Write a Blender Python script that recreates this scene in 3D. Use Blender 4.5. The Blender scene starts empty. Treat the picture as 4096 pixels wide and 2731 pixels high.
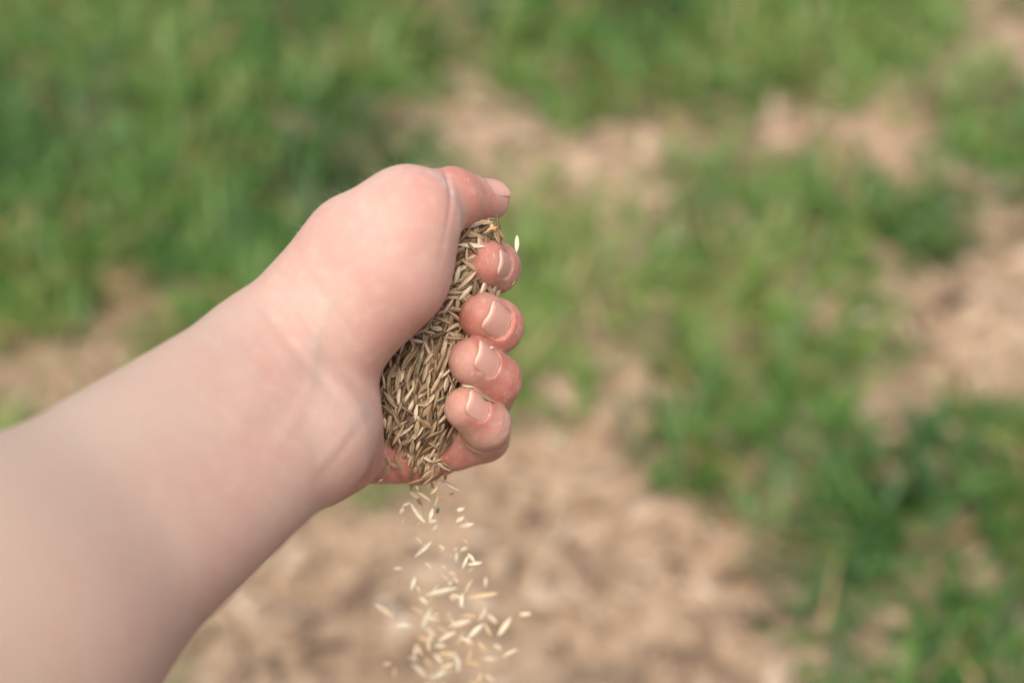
import bpy, math, random
import numpy as np
from mathutils import Matrix, Vector, Euler

random.seed(7)
rng = np.random.default_rng(11)
scene = bpy.context.scene
COL = scene.collection

# ------------------------------------------------------------------ camera
PITCH = 42.0            # degrees below the horizon
CAM_H = 0.90
cam_d = bpy.data.cameras.new("camera")
cam_d.lens = 50.0
cam_d.sensor_width = 36.0
cam_d.clip_start = 0.01
cam_d.clip_end = 400.0
cam_d.dof.use_dof = True
cam_d.dof.focus_distance = 0.449
cam_d.dof.aperture_fstop = 3.8
cam_d.dof.aperture_blades = 0
cam = bpy.data.objects.new("camera", cam_d)
COL.objects.link(cam)
cam.location = (0, 0, CAM_H)
cam.rotation_euler = (math.radians(90 - PITCH), 0, 0)
scene.camera = cam
CM = Matrix.Translation((0, 0, CAM_H)) @ Euler((math.radians(90 - PITCH), 0, 0)).to_matrix().to_4x4()
CM_R = np.array(CM.to_3x3())
CM_T = np.array([0, 0, CAM_H])

# ------------------------------------------------------------------ light
SUN_EL, SUN_AZ = math.radians(66), math.radians(-166)     # azimuth from +Y towards +X
world = bpy.data.worlds.new("World")
scene.world = world
world.use_nodes = True
wn = world.node_tree
sky = wn.nodes.new("ShaderNodeTexSky")
sky.sky_type = 'NISHITA'
sky.sun_disc = False
sky.sun_elevation = SUN_EL
sky.sun_rotation = SUN_AZ
sky.air_density = 1.0
sky.dust_density = 4.0
sky.ozone_density = 0.6
wn.links.new(sky.outputs[0], wn.nodes["Background"].inputs[0])
wn.nodes["Background"].inputs[1].default_value = 0.118
sun_d = bpy.data.lights.new("sun", 'SUN')
sun_d.energy = 1.9
sun_d.angle = math.radians(60)
sun_d.color = (1.0, 0.91, 0.79)
sun = bpy.data.objects.new("sun", sun_d)
COL.objects.link(sun)
sdir = Vector((math.sin(SUN_AZ) * math.cos(SUN_EL), math.cos(SUN_AZ) * math.cos(SUN_EL), math.sin(SUN_EL)))
sun.rotation_euler = sdir.to_track_quat('Z', 'Y').to_euler()
sun.location = sdir * 5
scene.view_settings.view_transform = 'Standard'
scene.view_settings.look = 'None'
scene.view_settings.gamma = 1.0
scene.view_settings.exposure = 1.0
scene.cycles.use_denoising = True
scene.cycles.max_bounces = 6

# ------------------------------------------------------------------ helpers
K0 = 36.0 / 50.0 / 4096.0


def P(px, py, dd):
    """a hand point: millimetres in the camera's axes, at dd mm behind the focus distance"""
    d = 450.0 + dd
    return np.array([(px - 2048) * K0 * d, -(py - 1365.5) * K0 * d, -d])


def to_world(p):
    return (np.asarray(p, float) / 1000.0) @ CM_R.T + CM_T


def dirs_to_world(v):
    return np.asarray(v, float) @ CM_R.T


def make_mesh(name, verts, faces, smooth=True):
    me = bpy.data.meshes.new(name)
    verts = np.asarray(verts, np.float32)
    faces = np.asarray(faces, np.int32)
    n = faces.shape[1]
    me.vertices.add(len(verts))
    me.vertices.foreach_set("co", verts.ravel())
    me.loops.add(faces.size)
    me.loops.foreach_set("vertex_index", faces.ravel())
    me.polygons.add(len(faces))
    me.polygons.foreach_set("loop_start", np.arange(0, faces.size, n, dtype=np.int32))
    me.polygons.foreach_set("loop_total", np.full(len(faces), n, np.int32))
    if smooth:
        me.polygons.foreach_set("use_smooth", np.ones(len(faces), bool))
    me.update(calc_edges=True)
    me.validate()
    return me


def add_attr(me, name, vals):
    a = me.attributes.new(name, 'FLOAT', 'POINT')
    a.data.foreach_set("value", np.asarray(vals, np.float32))


def link(name, me, mat=None, parent=None):
    o = bpy.data.objects.new(name, me)
    COL.objects.link(o)
    if mat is not None:
        me.materials.append(mat)
    if parent is not None:
        o.parent = parent
    return o


def tag(o, label=None, cat=None, group=None, kind=None):
    if label:
        o["label"] = label
    if cat:
        o["category"] = cat
    if group:
        o["group"] = group
    if kind:
        o["kind"] = kind
    return o


def new_mat(name):
    m = bpy.data.materials.new(name)
    m.use_nodes = True
    nt = m.node_tree
    return m, nt, nt.nodes["Principled BSDF"]


def node(nt, kind, **kw):
    n = nt.nodes.new(kind)
    for k, v in kw.items():
        if k.startswith("in_"):
            key = k[3:]
            n.inputs[int(key) if key.isdigit() else key].default_value = v
        else:
            setattr(n, k, v)
    return n


def ramp(nt, stops, fac=None):
    r = nt.nodes.new("ShaderNodeValToRGB")
    e = r.color_ramp.elements
    while len(e) < len(stops):
        e.new(0.5)
    for i, (p, c) in enumerate(stops):
        e[i].position = p
        e[i].color = (*c, 1)
    if fac is not None:
        nt.links.new(fac, r.inputs[0])
    return r


def mix(nt, fac, a, b, blend='MIX'):
    m = nt.nodes.new("ShaderNodeMix")
    m.data_type = 'RGBA'
    m.blend_type = blend
    for sock, v in ((m.inputs[0], fac), (m.inputs[6], a), (m.inputs[7], b)):
        if isinstance(v, (int, float)):
            sock.default_value = v
        elif isinstance(v, tuple):
            sock.default_value = (*v, 1)
        else:
            nt.links.new(v, sock)
    return m.outputs[2]


def attr(nt, name):
    n = nt.nodes.new("ShaderNodeAttribute")
    n.attribute_name = name
    return n.outputs["Fac"]


def noise(nt, scale, detail=3.0, rough=0.5, vec=None, kind='ShaderNodeTexNoise'):
    n = nt.nodes.new(kind)
    n.inputs["Scale"].default_value = scale
    if kind == 'ShaderNodeTexNoise':
        n.inputs["Detail"].default_value = detail
        n.inputs["Roughness"].default_value = rough
    if vec is None:
        tc = nt.nodes.new("ShaderNodeTexCoord")
        vec = tc.outputs["Object"]
    nt.links.new(vec, n.inputs["Vector"])
    return n


# ------------------------------------------------------------------ ground
def ray_ground(px, py):
    """ground point under a pixel of the 2352-wide picture"""
    px = np.asarray(px, float)
    py = np.asarray(py, float)
    k = 36.0 / 50.0 / 2352.0
    d = np.stack([(px - 1176) * k, -(py - 784) * k, -np.ones_like(px)], -1)
    w = d @ CM_R.T
    t = -CAM_H / w[..., 2]
    return w[..., :2] * t[..., None]


def ground_px(x, y):
    w = np.stack([x, y, np.full_like(x, -CAM_H)], -1)
    c = w @ CM_R
    k = 36.0 / 50.0 / 2352.0
    zz = np.maximum(-c[..., 2], 1e-3)
    return c[..., 0] / zz / k + 1176, -c[..., 1] / zz / k + 784


GRASS_MAP = np.array([
    [.85, .80, .95, .95, .80, .55, .90, .97, .95, .95, .80, .35],
    [.90, .95, .95, 1.0, .60, .06, .34, .20, .45, .15, .25, 1.0],
    [.95, .72, .68, 1.0, .95, .48, .55, .45, .90, .95, .65, .40],
    [.75, .25, .65, .95, .90, .80, .72, .65, .72, .80, .22, .05],
    [.12, .35, .70, .80, .80, .70, .35, .55, .82, .80, .18, .35],
    [.95, .60, .50, .50, .50, .08, .02, .35, .88, .95, .95, .90],
    [.70, .50, .30, .10, .03, .02, .02, .03, .22, .85, .66, .62],
    [.50, .40, .10, .02, .02, .03, .02, .02, .05, .42, .62, .90]])


def vnoise(x, y, s, seed):
    """smooth value noise"""
    r = np.random.default_rng(seed).random((64, 64))
    u, v = x * s + 1000.0, y * s + 1000.0
    i, j = np.floor(u).astype(int), np.floor(v).astype(int)
    fu, fv = u - i, v - j
    fu, fv = fu * fu * (3 - 2 * fu), fv * fv * (3 - 2 * fv)
    a = r[i % 64, j % 64] * (1 - fu) + r[(i + 1) % 64, j % 64] * fu
    b = r[i % 64, (j + 1) % 64] * (1 - fu) + r[(i + 1) % 64, (j + 1) % 64] * fu
    return a * (1 - fv) + b * fv


def grass_density(x, y):
    px, py = ground_px(x, y)
    u = np.clip(px / 196.0 - 0.5, 0, 10.999)
    v = np.clip((py - 34) / 196.0 - 0.5, 0, 6.999)      # blades stand above their roots
    i, j = u.astype(int), v.astype(int)
    fu, fv = u - i, v - j
    G = GRASS_MAP
    m = (G[j, i] * (1 - fu) + G[j, i + 1] * fu) * (1 - fv) + (G[j + 1, i] * (1 - fu) + G[j + 1, i + 1] * fu) * fv
    far = np.clip((np.maximum(np.abs(px - 1176) - 1176, np.abs(py - 784) - 784)) / 400.0, 0, 1)
    n = vnoise(x, y, 14, 3) * .6 + vnoise(x, y, 31, 4) * .4
    wild = np.clip((vnoise(x, y, 5, 9) - .3) * 2.2, 0, 1)
    m = m * (1 - far) + wild * far
    return np.clip((m - 0.50) * 2.1 + 0.5 + (n - 0.5) * 1.0, 0, 1) * (m > .015)


def ground_height(x, y):
    near = np.exp(-((x / 2.5) ** 2 + ((y - 1.0) / 2.5) ** 2))
    return near * (0.030 * (vnoise(x, y, 5, 21) - .5) + 0.018 * (vnoise(x, y, 17, 22) - .5)
                   + 0.010 * (vnoise(x, y, 46, 23) - .5) + 0.006 * (vnoise(x, y, 110, 24) - .5))


def build_ground():
    def axis(lo, hi, step, far):
        fine = np.arange(lo, hi + step / 2, step)
        g = step * 1.5
        out = []
        d = 0
        while d < far:
            d += g
            g *= 1.28
            out.append(d)
        out = np.array(out)
        return np.concatenate([(lo - out)[::-1], fine, hi + out])
    xs = axis(-1.5, 1.5, 0.009, 120)
    ys = axis(0.0, 3.0, 0.009, 120)
    X, Y = np.meshgrid(xs, ys, indexing='ij')
    Z = ground_height(X, Y)
    nx, ny = X.shape
    idx = np.arange(nx * ny).reshape(nx, ny)
    f = np.stack([idx[:-1, :-1], idx[1:, :-1], idx[1:, 1:], idx[:-1, 1:]], -1).reshape(-1, 4)
    me = make_mesh("ground", np.stack([X, Y, Z], -1).reshape(-1, 3), f)
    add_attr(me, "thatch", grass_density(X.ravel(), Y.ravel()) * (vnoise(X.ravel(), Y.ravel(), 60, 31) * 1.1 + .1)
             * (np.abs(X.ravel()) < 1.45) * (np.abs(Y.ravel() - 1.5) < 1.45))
    m, nt, b = new_mat("soil")
    n1 = noise(nt, 34, 6, .68)
    n2 = noise(nt, 90, 4, .6)
    n3 = noise(nt, 5, 3, .5)
    c1 = ramp(nt, [(.36, (.085, .055, .031)), (.48, (.27, .183, .110)), (.62, (.47, .345, .222))], n1.outputs[0]).outputs[0]
    c2 = ramp(nt, [(.38, (.12, .080, .045)), (.62, (.47, .350, .228))], n2.outputs[0]).outputs[0]
    c = mix(nt, .45, c1, c2)
    c3 = ramp(nt, [(.35, (.86, .80, .76)), (.65, (1, 1, 1))], n3.outputs[0]).outputs[0]
    c = mix(nt, 1.0, c, c3, 'MULTIPLY')
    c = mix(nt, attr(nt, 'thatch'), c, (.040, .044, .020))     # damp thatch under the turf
    nt.links.new(c, b.inputs["Base Color"])
    b.inputs["Roughness"].default_value = .95
    bp = node(nt, "ShaderNodeBump", in_Strength=.6, in_Distance=.006)
    nt.links.new(n2.outputs[0], bp.inputs["Height"])
    nt.links.new(bp.outputs[0], b.inputs["Normal"])
    o = link("ground", me, m)
    tag(o, "bare tan soil with thin patches of grass", "ground", kind="structure")


def sample_xy(n, x0, x1, y0, y1):
    return rng.uniform(x0, x1, n), rng.uniform(y0, y1, n)


def build_grass():
    x, y = sample_xy(380000, -1.9, 1.9, 0.2, 3.6)
    # clumping
    d = grass_density(x, y)
    cl = vnoise(x, y, 60, 31)
    keep = rng.random(len(x)) < d ** 1.1 * (0.08 + 2.6 * cl ** 3) * 0.95
    x, y, d = x[keep], y[keep], d[keep]
    n = len(x)
    L = (.024 + .062 * rng.random(n) ** 1.8) * (0.65 + 0.45 * d)
    W = rng.uniform(.0025, .0068, n)
    az = rng.uniform(0, 2 * np.pi, n)
    lean = rng.uniform(.5, 1.5, n)
    curl = rng.uniform(.2, 1.3, n)
    S = 5
    verts = np.zeros((n, S + 1, 2, 3), np.float32)
    px, py, pz = x.copy(), y.copy(), ground_height(x, y) - .003
    side = np.stack([-np.sin(az), np.cos(az), rng.normal(0, .25, n)], -1)
    for s in range(S + 1):
        t = s / S
        w = W * np.array([.75, 1, 1, .85, .55, .06])[s]
        verts[:, s, 0] = np.stack([px, py, pz], -1) - side * (w / 2)[:, None]
        verts[:, s, 1] = np.stack([px, py, pz], -1) + side * (w / 2)[:, None]
        ang = lean + curl * t * t
        px = px + np.cos(az) * np.sin(ang) * L / S
        py = py + np.sin(az) * np.sin(ang) * L / S
        pz = pz + np.cos(ang) * L / S
        pz = np.maximum(pz, .003)
    base = (np.arange(n) * (S + 1) * 2)[:, None]
    q = np.concatenate([base + np.array([2 * s, 2 * s + 1, 2 * s + 3, 2 * s + 2]) for s in range(S)], 1).reshape(-1, 4)
    me = make_mesh("grass", verts.reshape(-1, 3), q)
    hue = np.clip(vnoise(x, y, 6, 41) * .85 + vnoise(x, y, 26, 42) * .5 + rng.random(n) * .4 - .42, 0, 1)
    dry = (rng.random(n) < .085).astype(float)
    add_attr(me, "hue", np.repeat(hue, (S + 1) * 2))
    add_attr(me, "dry", np.repeat(dry, (S + 1) * 2))
    m, nt, b = new_mat("grass_blade")
    c = ramp(nt, [(0, (.022, .068, .011)), (.3, (.060, .160, .022)), (.65, (.130, .240, .036)), (1, (.25, .315, .08))],
             attr(nt, "hue")).outputs[0]
    c = mix(nt, attr(nt, "dry"), c, (.36, .25, .10))
    nt.links.new(c, b.inputs["Base Color"])
    b.inputs["Roughness"].default_value = .42
    tr = nt.nodes.new("ShaderNodeBsdfTranslucent")
    nt.links.new(c, tr.inputs["Color"])
    ms = nt.nodes.new("ShaderNodeMixShader")
    ms.inputs[0].default_value = .35
    nt.links.new(b.outputs[0], ms.inputs[1])
    nt.links.new(tr.outputs[0], ms.inputs[2])
    nt.links.new(ms.outputs[0], nt.nodes["Material Output"].inputs[0])
    o = link("grass", me, m)
    tag(o, "patchy green grass growing out of the bare soil", "grass", kind="stuff")


def build_mulch():
    """bark chips and bits of dry straw lying on the soil"""
    x, y = sample_xy(50000, -1.9, 1.9, 0.15, 3.2)
    d = grass_density(x, y)
    keep = rng.random(len(x)) < (1.0 - d * .93)
    x, y = x[keep], y[keep]
    n = len(x)
    big = rng.random(n) < .22
    L = np.where(big, rng.uniform(.018, .048, n), rng.uniform(.007, .022, n))
    W = L * rng.uniform(.10, .36, n)
    H = W * rng.uniform(.15, .5, n)
    az = rng.uniform(0, 2 * np.pi, n)
    tilt = rng.normal(0, .22, n)
    # an 8-sided splinter: pointed slab
    prof = np.array([[-.5, .25], [-.28, .5], [.2, .46], [.5, .1], [.46, -.3], [.1, -.5], [-.36, -.45]])
    m_ = len(prof)
    vv = []
    for lay, sc in ((0, 1.0), (1, .78)):
        for k in range(m_):
            u = prof[k, 0] * L * sc * rng.uniform(.85, 1.15, n)
            w = prof[k, 1] * W * sc * rng.uniform(.75, 1.25, n)
            h = (lay - .4) * H
            X = x + u * np.cos(az) - w * np.sin(az)
            Y = y + u * np.sin(az) + w * np.cos(az)
            Z = ground_height(x, y) + .0015 + h + np.abs(tilt) * L * .3 + u * np.sin(tilt)
            vv.append(np.stack([X, Y, Z], -1))
    V = np.stack(vv, 1)
    tri = []
    for k in range(m_):
        k2 = (k + 1) % m_
        tri += [(k, k2, m_ + k2), (k, m_ + k2, m_ + k)]
    for k in range(1, m_ - 1):
        tri.append((m_, m_ + k, m_ + k + 1))
    tri = np.array(tri)
    F = (np.arange(n)[:, None, None] * (2 * m_) + tri[None]).reshape(-1, 3)
    me = make_mesh("wood_mulch", V.reshape(-1, 3), F, smooth=False)
    add_attr(me, "tone", np.repeat(rng.random(n), 2 * m_))
    m, nt, b = new_mat("bark_chip")
    c = ramp(nt, [(0, (.055, .034, .02)), (.3, (.20, .130, .077)), (.65, (.41, .292, .187)), (.94, (.53, .405, .28)), (1, (.58, .46, .34))],
             attr(nt, "tone")).outputs[0]
    nn = noise(nt, 150, 4, .6)
    c = mix(nt, .5, c, mix(nt, 1.0, c, ramp(nt, [(.3, (.5, .5, .5)), (.7, (1, 1, 1))], nn.outputs[0]).outputs[0], 'MULTIPLY'))
    nt.links.new(c, b.inputs["Base Color"])
    b.inputs["Roughness"].default_value = .85
    o = link("wood_mulch", me, m)
    tag(o, "dry tan bark chips and straw bits scattered on the soil", "mulch", kind="stuff")


build_ground()
build_grass()
build_mulch()

# ------------------------------------------------------------------ the arm and hand as one distance field
def cone(p, a, b, ra, rb):
    ba = b - a
    pa = p - a
    h = np.clip(pa @ ba / (ba @ ba), 0, 1)
    return np.linalg.norm(pa - h[:, None] * ba, axis=1) - (ra + (rb - ra) * h)


def smin(a, b, k):
    h = np.maximum(k - np.abs(a - b), 0) / k
    return np.minimum(a, b) - h * h * k * .25


def smax(a, b, k):
    return -smin(-a, -b, k)


def unit(v):
    return v / np.linalg.norm(v)


W_AX = np.array([-64.0, -15.0, -430.0])            # wrist axis
E_AX = W_AX + np.array([-44, -41, 62.0]) * 2.75    # elbow


def Wp(x, y, z):
    """a point given in world millimetres, in the camera's axes"""
    return (np.array([x, y, z], float) - CM_T * 1000) @ CM_R


S_AX = Wp(-175, -180, 765)                         # shoulder
side = unit(np.array([-.656, .755, .05]))           # across the wrist, towards the thumb

W_U = W_AX - side * 11 + np.array([-.51, -.475, .716]) * 10   # ulnar side of the wrist
# arm cones: a, b, ra, rb, k
ARM = []


def arm(a, b, ra, rb, k):
    ARM.append((np.asarray(a, float), np.asarray(b, float), ra, rb, k))


mid = W_AX + (E_AX - W_AX) * .5
arm(W_AX + side * 13.5, mid + side * 15, 20, 26.5, 1)
arm(W_U, mid - side * 9, 18.5, 24.5, 24)
arm(mid + side * 15, E_AX + side * 12, 27, 35, 26)
arm(mid - side * 9, E_AX - side * 6, 24.5, 33, 26)
arm(E_AX, S_AX, 36, 48, 20)
# the rest of the kneeling photographer, behind and under the camera
BODY = [
    (S_AX, Wp(-60, -190, 770), 48, 62), (Wp(175, -180, 765), Wp(60, -190, 770), 48, 62),
    (Wp(-70, -190, 690), Wp(70, -190, 690), 95, 95), (Wp(-55, -215, 520), Wp(55, -215, 520), 88, 88),
    (Wp(0, -190, 700), Wp(0, -215, 500), 105, 95), (Wp(-70, -240, 340), Wp(70, -240, 340), 105, 105),
    (Wp(0, -215, 520), Wp(0, -240, 340), 95, 110),
    (Wp(0, -185, 790), Wp(0, -170, 900), 58, 56), (Wp(0, -175, 1000), Wp(0, -150, 960), 88, 78), (Wp(0, -140, 935), Wp(0, -120, 915), 52, 40),
    (Wp(175, -180, 765), Wp(235, -110, 520), 48, 37), (Wp(235, -110, 520), Wp(80, -75, 830), 37, 25), (Wp(80, -75, 830), Wp(62, -62, 880), 24, 20),
    (Wp(-85, -235, 330), Wp(-125, 90, 120), 92, 58), (Wp(85, -235, 330), Wp(125, 90, 120), 92, 58),
    (Wp(-125, 90, 105), Wp(-110, -290, 75), 56, 38), (Wp(125, 90, 105), Wp(110, -290, 75), 56, 38),
    (Wp(-110, -290, 70), Wp(-105, -430, 55), 36, 24), (Wp(110, -290, 70), Wp(105, -430, 55), 36, 24),
]
for a_, b_, ra_, rb_ in BODY:
    arm(a_, b_, ra_, rb_, 24)
N_BODY = len(ARM)
# thumb side
T = dict(cmc=P(1300, 1235, -16), mid=P(1480, 1000, -19), ip=P(1630, 880, -22))
arm(W_AX + side * 12.5, T['cmc'], 18.5, 17, 12)
arm(P(1258, 1152, -14), P(1395, 990, -17), 13.0, 13.4, 5)
arm(T['cmc'], T['mid'], 17, 15.4, 10)
arm(T['mid'], T['ip'], 15.4, 14.0, 8)
arm(P(1450, 1100, -16), P(1535, 1085, -19), 16.5, 15.0, 9)
arm(P(1535, 1085, -20), T['ip'], 15.3, 14.2, 8)
arm(P(1290, 1330, -16), P(1375, 1270, -18), 16.5, 14.0, 10)
arm(P(1375, 1270, -18), P(1560, 1090, -20), 14.5, 15.5, 12)
# heel of the hand on the little-finger side
arm(W_U, P(1300, 1690, -16), 18.0, 14.0, 9)
arm(P(1300, 1690, -16), P(1370, 1805, -9), 14.0, 11.0, 6)
arm(P(1270, 1845, -11), P(1370, 1815, -7), 12.5, 11.0, 7)
arm(P(1235, 1838, -13), W_U, 12.5, 18.0, 9)
arm(P(1300, 1690, -16), P(1270, 1400, -12), 14.0, 14.5, 10)
# palm and back of the hand
MCP = [P(1730, 1090, 36), P(1755, 1320, 38), P(1740, 1540, 36), P(1665, 1812, 18)]
arm(P(1270, 1300, 12), MCP[0], 12, 11, 8)
arm(P(1260, 1400, 14), MCP[1], 12, 11, 8)
arm(P(1245, 1550, 14), MCP[2], 12, 10.5, 8)
arm(P(1270, 1800, 5), MCP[3], 10.5, 10.2, 5)
# tendons under the skin of the wrist

# fingers: root, pip, dip, tip and radii
FING = [
    dict(j=[MCP[0], P(1945, 1062, 34), P(1978, 1070, 7), P(1943, 1050, -3)], r=[10.5, 8.9, 8.0, 7.3]),
    dict(j=[MCP[1], P(1955, 1325, 30), P(1984, 1304, 2), P(1932, 1264, -4)], r=[10.8, 9.0, 8.4, 7.6]),
    dict(j=[MCP[2], P(1955, 1568, 26), P(1976, 1520, 2), P(1891, 1446, -7)], r=[10.3, 8.8, 8.4, 7.6]),
    dict(j=[MCP[3], P(1935, 1745, 19), P(1944, 1697, 0), P(1862, 1632, -7.5)], r=[10.0, 8.3, 7.6, 6.7]),
]
THUMB = dict(j=[P(1640, 850, -15), P(1800, 798, -7), P(1952, 800, 8)], r=[12.5, 9.6, 6.9])

# nails: frame on the finger's last joint
NAILS = []


def nail_frame(dip, tip, lat, rt, width, length, at, face):
    a = unit(tip - dip)
    if lat is None:
        lat = np.cross(a, face)
    l = unit(lat - a * (lat @ a))
    n = np.cross(a, l)
    if n @ face < 0:
        n = -n
    O = tip + a * at
    NAILS.append(dict(O=O, a=a, l=l, n=n, w=width, L=length, R=rt, u0=None))


face = np.array([.75, .05, .6])
nail_frame(FING[0]['j'][2], FING[0]['j'][3], np.array([-.10, -1.0, 0.05]), 6.1, 8.6, 9.6, 4.6, face)
nail_frame(FING[1]['j'][2], FING[1]['j'][3], np.array([-.28, -.95, 0.0]), 6.4, 10.2, 10.4, 5.3, face)
nail_frame(FING[2]['j'][2], FING[2]['j'][3], np.array([.10, -1.0, 0.0]), 6.4, 9.8, 10.2, 6.0, face)
nail_frame(FING[3]['j'][2], FING[3]['j'][3], np.array([.10, -1.0, .05]), 5.7, 8.5, 9.2, 5.4, face)
nail_frame(THUMB['j'][1], THUMB['j'][2], None, 7.0, 12.0, 11.5, 4.6, np.array([.30, .92, .28]))

# creases: point, axis along the finger, depth, width, radius of action
CREASE = [
    (P(1765, 815, -18), unit(np.array([.88, -.18, -.25])), .9, 1.0, 15),
    (P(1925, 1795, 6), unit(np.array([.25, .85, .45])), .8, .8, 8),
    (P(1808, 1850, 12), unit(np.array([.95, .15, 0])), .6, .9, 12),
    (P(1590, 1900, 10), unit(np.array([.85, .5, 0])), .8, 1.0, 12),
    (P(1700, 990, -36), unit(np.array([.7, -.7, 0])), .10, 1.2, 9),
    (P(1260, 1330, -40), unit(np.array([.75, .55, 0])), .55, 1.5, 20),
    (P(1330, 1240, -40), unit(np.array([.75, .55, 0])), .45, 1.3, 16),
    (P(1185, 1400, -42), unit(np.array([.75, .62, 0])), .5, 1.7, 22),
    (P(1330, 1850, -32), unit(np.array([.75, -.6, 0])), .5, 1.6, 16),
]


RIDGE = []        # soft raised lines: points, half width, height


for f, nl in zip(FING, NAILS):
    for off, dep in ((-2.6, .22), (-.9, .34), (.7, .26)):          # wrinkles over the last knuckle
        CREASE.append((f['j'][2] + nl['n'] * f['r'][2] + nl['a'] * off, unit(nl['a'] + nl['n'] * .15 + nl['l'] * .12 * off), dep, .42, 5.0))


def sdf(p, carve=True, parts=False):
    p = np.asarray(p, float)
    d = None
    for a, b, ra, rb, k in ARM:
        c = cone(p, a, b, ra, rb)
        d = c if d is None else smin(d, c, k)
    t = cone(p, THUMB['j'][0], THUMB['j'][1], THUMB['r'][0], THUMB['r'][1])
    t = smin(t, cone(p, THUMB['j'][1], THUMB['j'][2], THUMB['r'][1], THUMB['r'][2]), 3)
    d_arm = d
    d = smin(d, t, 7.0)
    fd = None
    for f in FING:
        j, r = f['j'], f['r']
        c = cone(p, j[0], j[1], r[0], r[1])
        c = smin(c, cone(p, j[1], j[2], r[1], r[2]), 2.0)
        e = cone(p, j[2], j[3], r[2], r[3])
        c = smin(c, e, 2.5)
        fd = c if fd is None else smin(fd, c, .7)
    d2 = smin(d, fd, 2.5)
    for c, ax, dep, wid, rad in CREASE:
        q = p - c
        h = q @ ax
        rr = np.sum(q * q, 1)
        m = rr < (rad * 2.2) ** 2
        if m.any():
            d2[m] += dep * np.exp(-(h[m] / wid) ** 2) * np.exp(-rr[m] / (rad * rad))
    for pts, wid, hgt in RIDGE:
        c_ = pts.mean(0)
        m = np.sum((p - c_) ** 2, 1) < 75.0 ** 2
        if m.any():
            q = p[m]
            dd = np.min([cone(q, pts[i], pts[i + 1], 0, 0) for i in range(len(pts) - 1)], axis=0)
            e = np.minimum(np.linalg.norm(q - pts[0], axis=1), np.linalg.norm(q - pts[-1], axis=1))
            d2[m] -= hgt * np.exp(-(dd / wid) ** 2) * np.clip(e / 9.0, 0, 1)
    if carve:
        for nl in NAILS:
            if nl['u0'] is None:
                continue
            q = p - nl['O']
            m = np.sum(q * q, 1) < 20 ** 2
            if not m.any():
                continue
            q = q[m]
            s, tt, u = q @ nl['a'], q @ nl['l'], q @ nl['n']
            un = nail_u(nl, s, tt)
            ft = nail_foot(nl, s, tt) - .12
            cut = np.maximum(un - .18 - u, ft)
            d2[m] = smax(d2[m], -cut, .45)
    if parts:
        return d2, np.minimum(fd, t), d_arm
    return d2


def nail_u(nl, s, t):
    R = nl['R']
    tt = np.minimum(np.abs(t), R * .93)
    return nl['u0'] - (R - np.sqrt(R * R - tt * tt)) * .92 - .016 * np.maximum(s + nl['L'] * .5, 0) ** 2 - .20 * np.maximum(s + 1.6, 0) ** 2


def nail_foot(nl, s, t):
    """signed distance of the nail's outline: a rounded rectangle from s=-L to s=0"""
    hw, hl, r = nl['w'] / 2, nl['L'] / 2, 2.6
    dx = np.abs(t) - hw + r
    ds = np.abs(s + hl) - hl + r
    return np.hypot(np.maximum(dx, 0), np.maximum(ds, 0)) + np.minimum(np.maximum(dx, ds), 0) - r


def march(o, d, far, f=None, n=70):
    f = f or sdf
    t = np.zeros(len(o))
    for _ in range(n):
        v = f(o + d * t[:, None])
        t = t + np.clip(v, -2, 20) * .85
        t = np.minimum(t, far)
    return t, f(o + d * t[:, None])


def grad(p, f=None, e=.15):
    f = f or sdf
    g = np.zeros_like(p)
    for k in range(3):
        q = np.zeros(3)
        q[k] = e
        g[:, k] = f(p + q) - f(p - q)
    return g / np.maximum(np.linalg.norm(g, axis=1), 1e-9)[:, None]


# tendons and veins raised under the skin of the wrist and the thumb's ball
RIDGE_NEW = (([(900, 1560), (1050, 1475), (1190, 1395), (1275, 1345)], 4.2, .55), ([(860, 1740), (1020, 1625), (1150, 1535), (1240, 1465)], 4.0, .45),
             ([(1335, 1165), (1290, 1270), (1262, 1390), (1240, 1530), (1190, 1650), (1080, 1830)], 2.2, .22),
             ([(1440, 1640), (1380, 1740), (1310, 1835), (1230, 1930)], 2.2, .22))
for line, rad, sink in RIDGE_NEW:
    q = np.array(line, float)
    r_ = np.stack([(q[:, 0] - 2048) * K0, -(q[:, 1] - 1365.5) * K0, -np.ones(len(q))], 1)
    r_ /= np.linalg.norm(r_, axis=1)[:, None]
    t_, _ = march(r_ * 250.0, r_, 260)
    pp_ = r_ * (250.0 + t_[:, None])
    RIDGE.append((pp_, rad, sink))

for nl in NAILS:
    mid_s = nl['O'] - nl['a'] * nl['L'] * .62
    o = (mid_s + nl['n'] * 15)[None]
    t, _ = march(o, -nl['n'][None], 25, lambda q: sdf(q, False))
    nl['u0'] = float(((o + -nl['n'] * t[:, None])[0] - nl['O']) @ nl['n']) - .42


def warped(lo, hi, step, far_lo, far_hi, grow=1.12, cap=5.0):
    v = list(np.arange(lo, hi + 1e-6, step))
    g, x = step, v[-1]
    while x < far_hi:
        g = min(g * grow, cap)
        x += g
        v.append(x)
    g, x = step, v[0]
    while x > far_lo:
        g = min(g * grow, cap)
        x -= g
        v.insert(0, x)
    return np.array(v)


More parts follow.
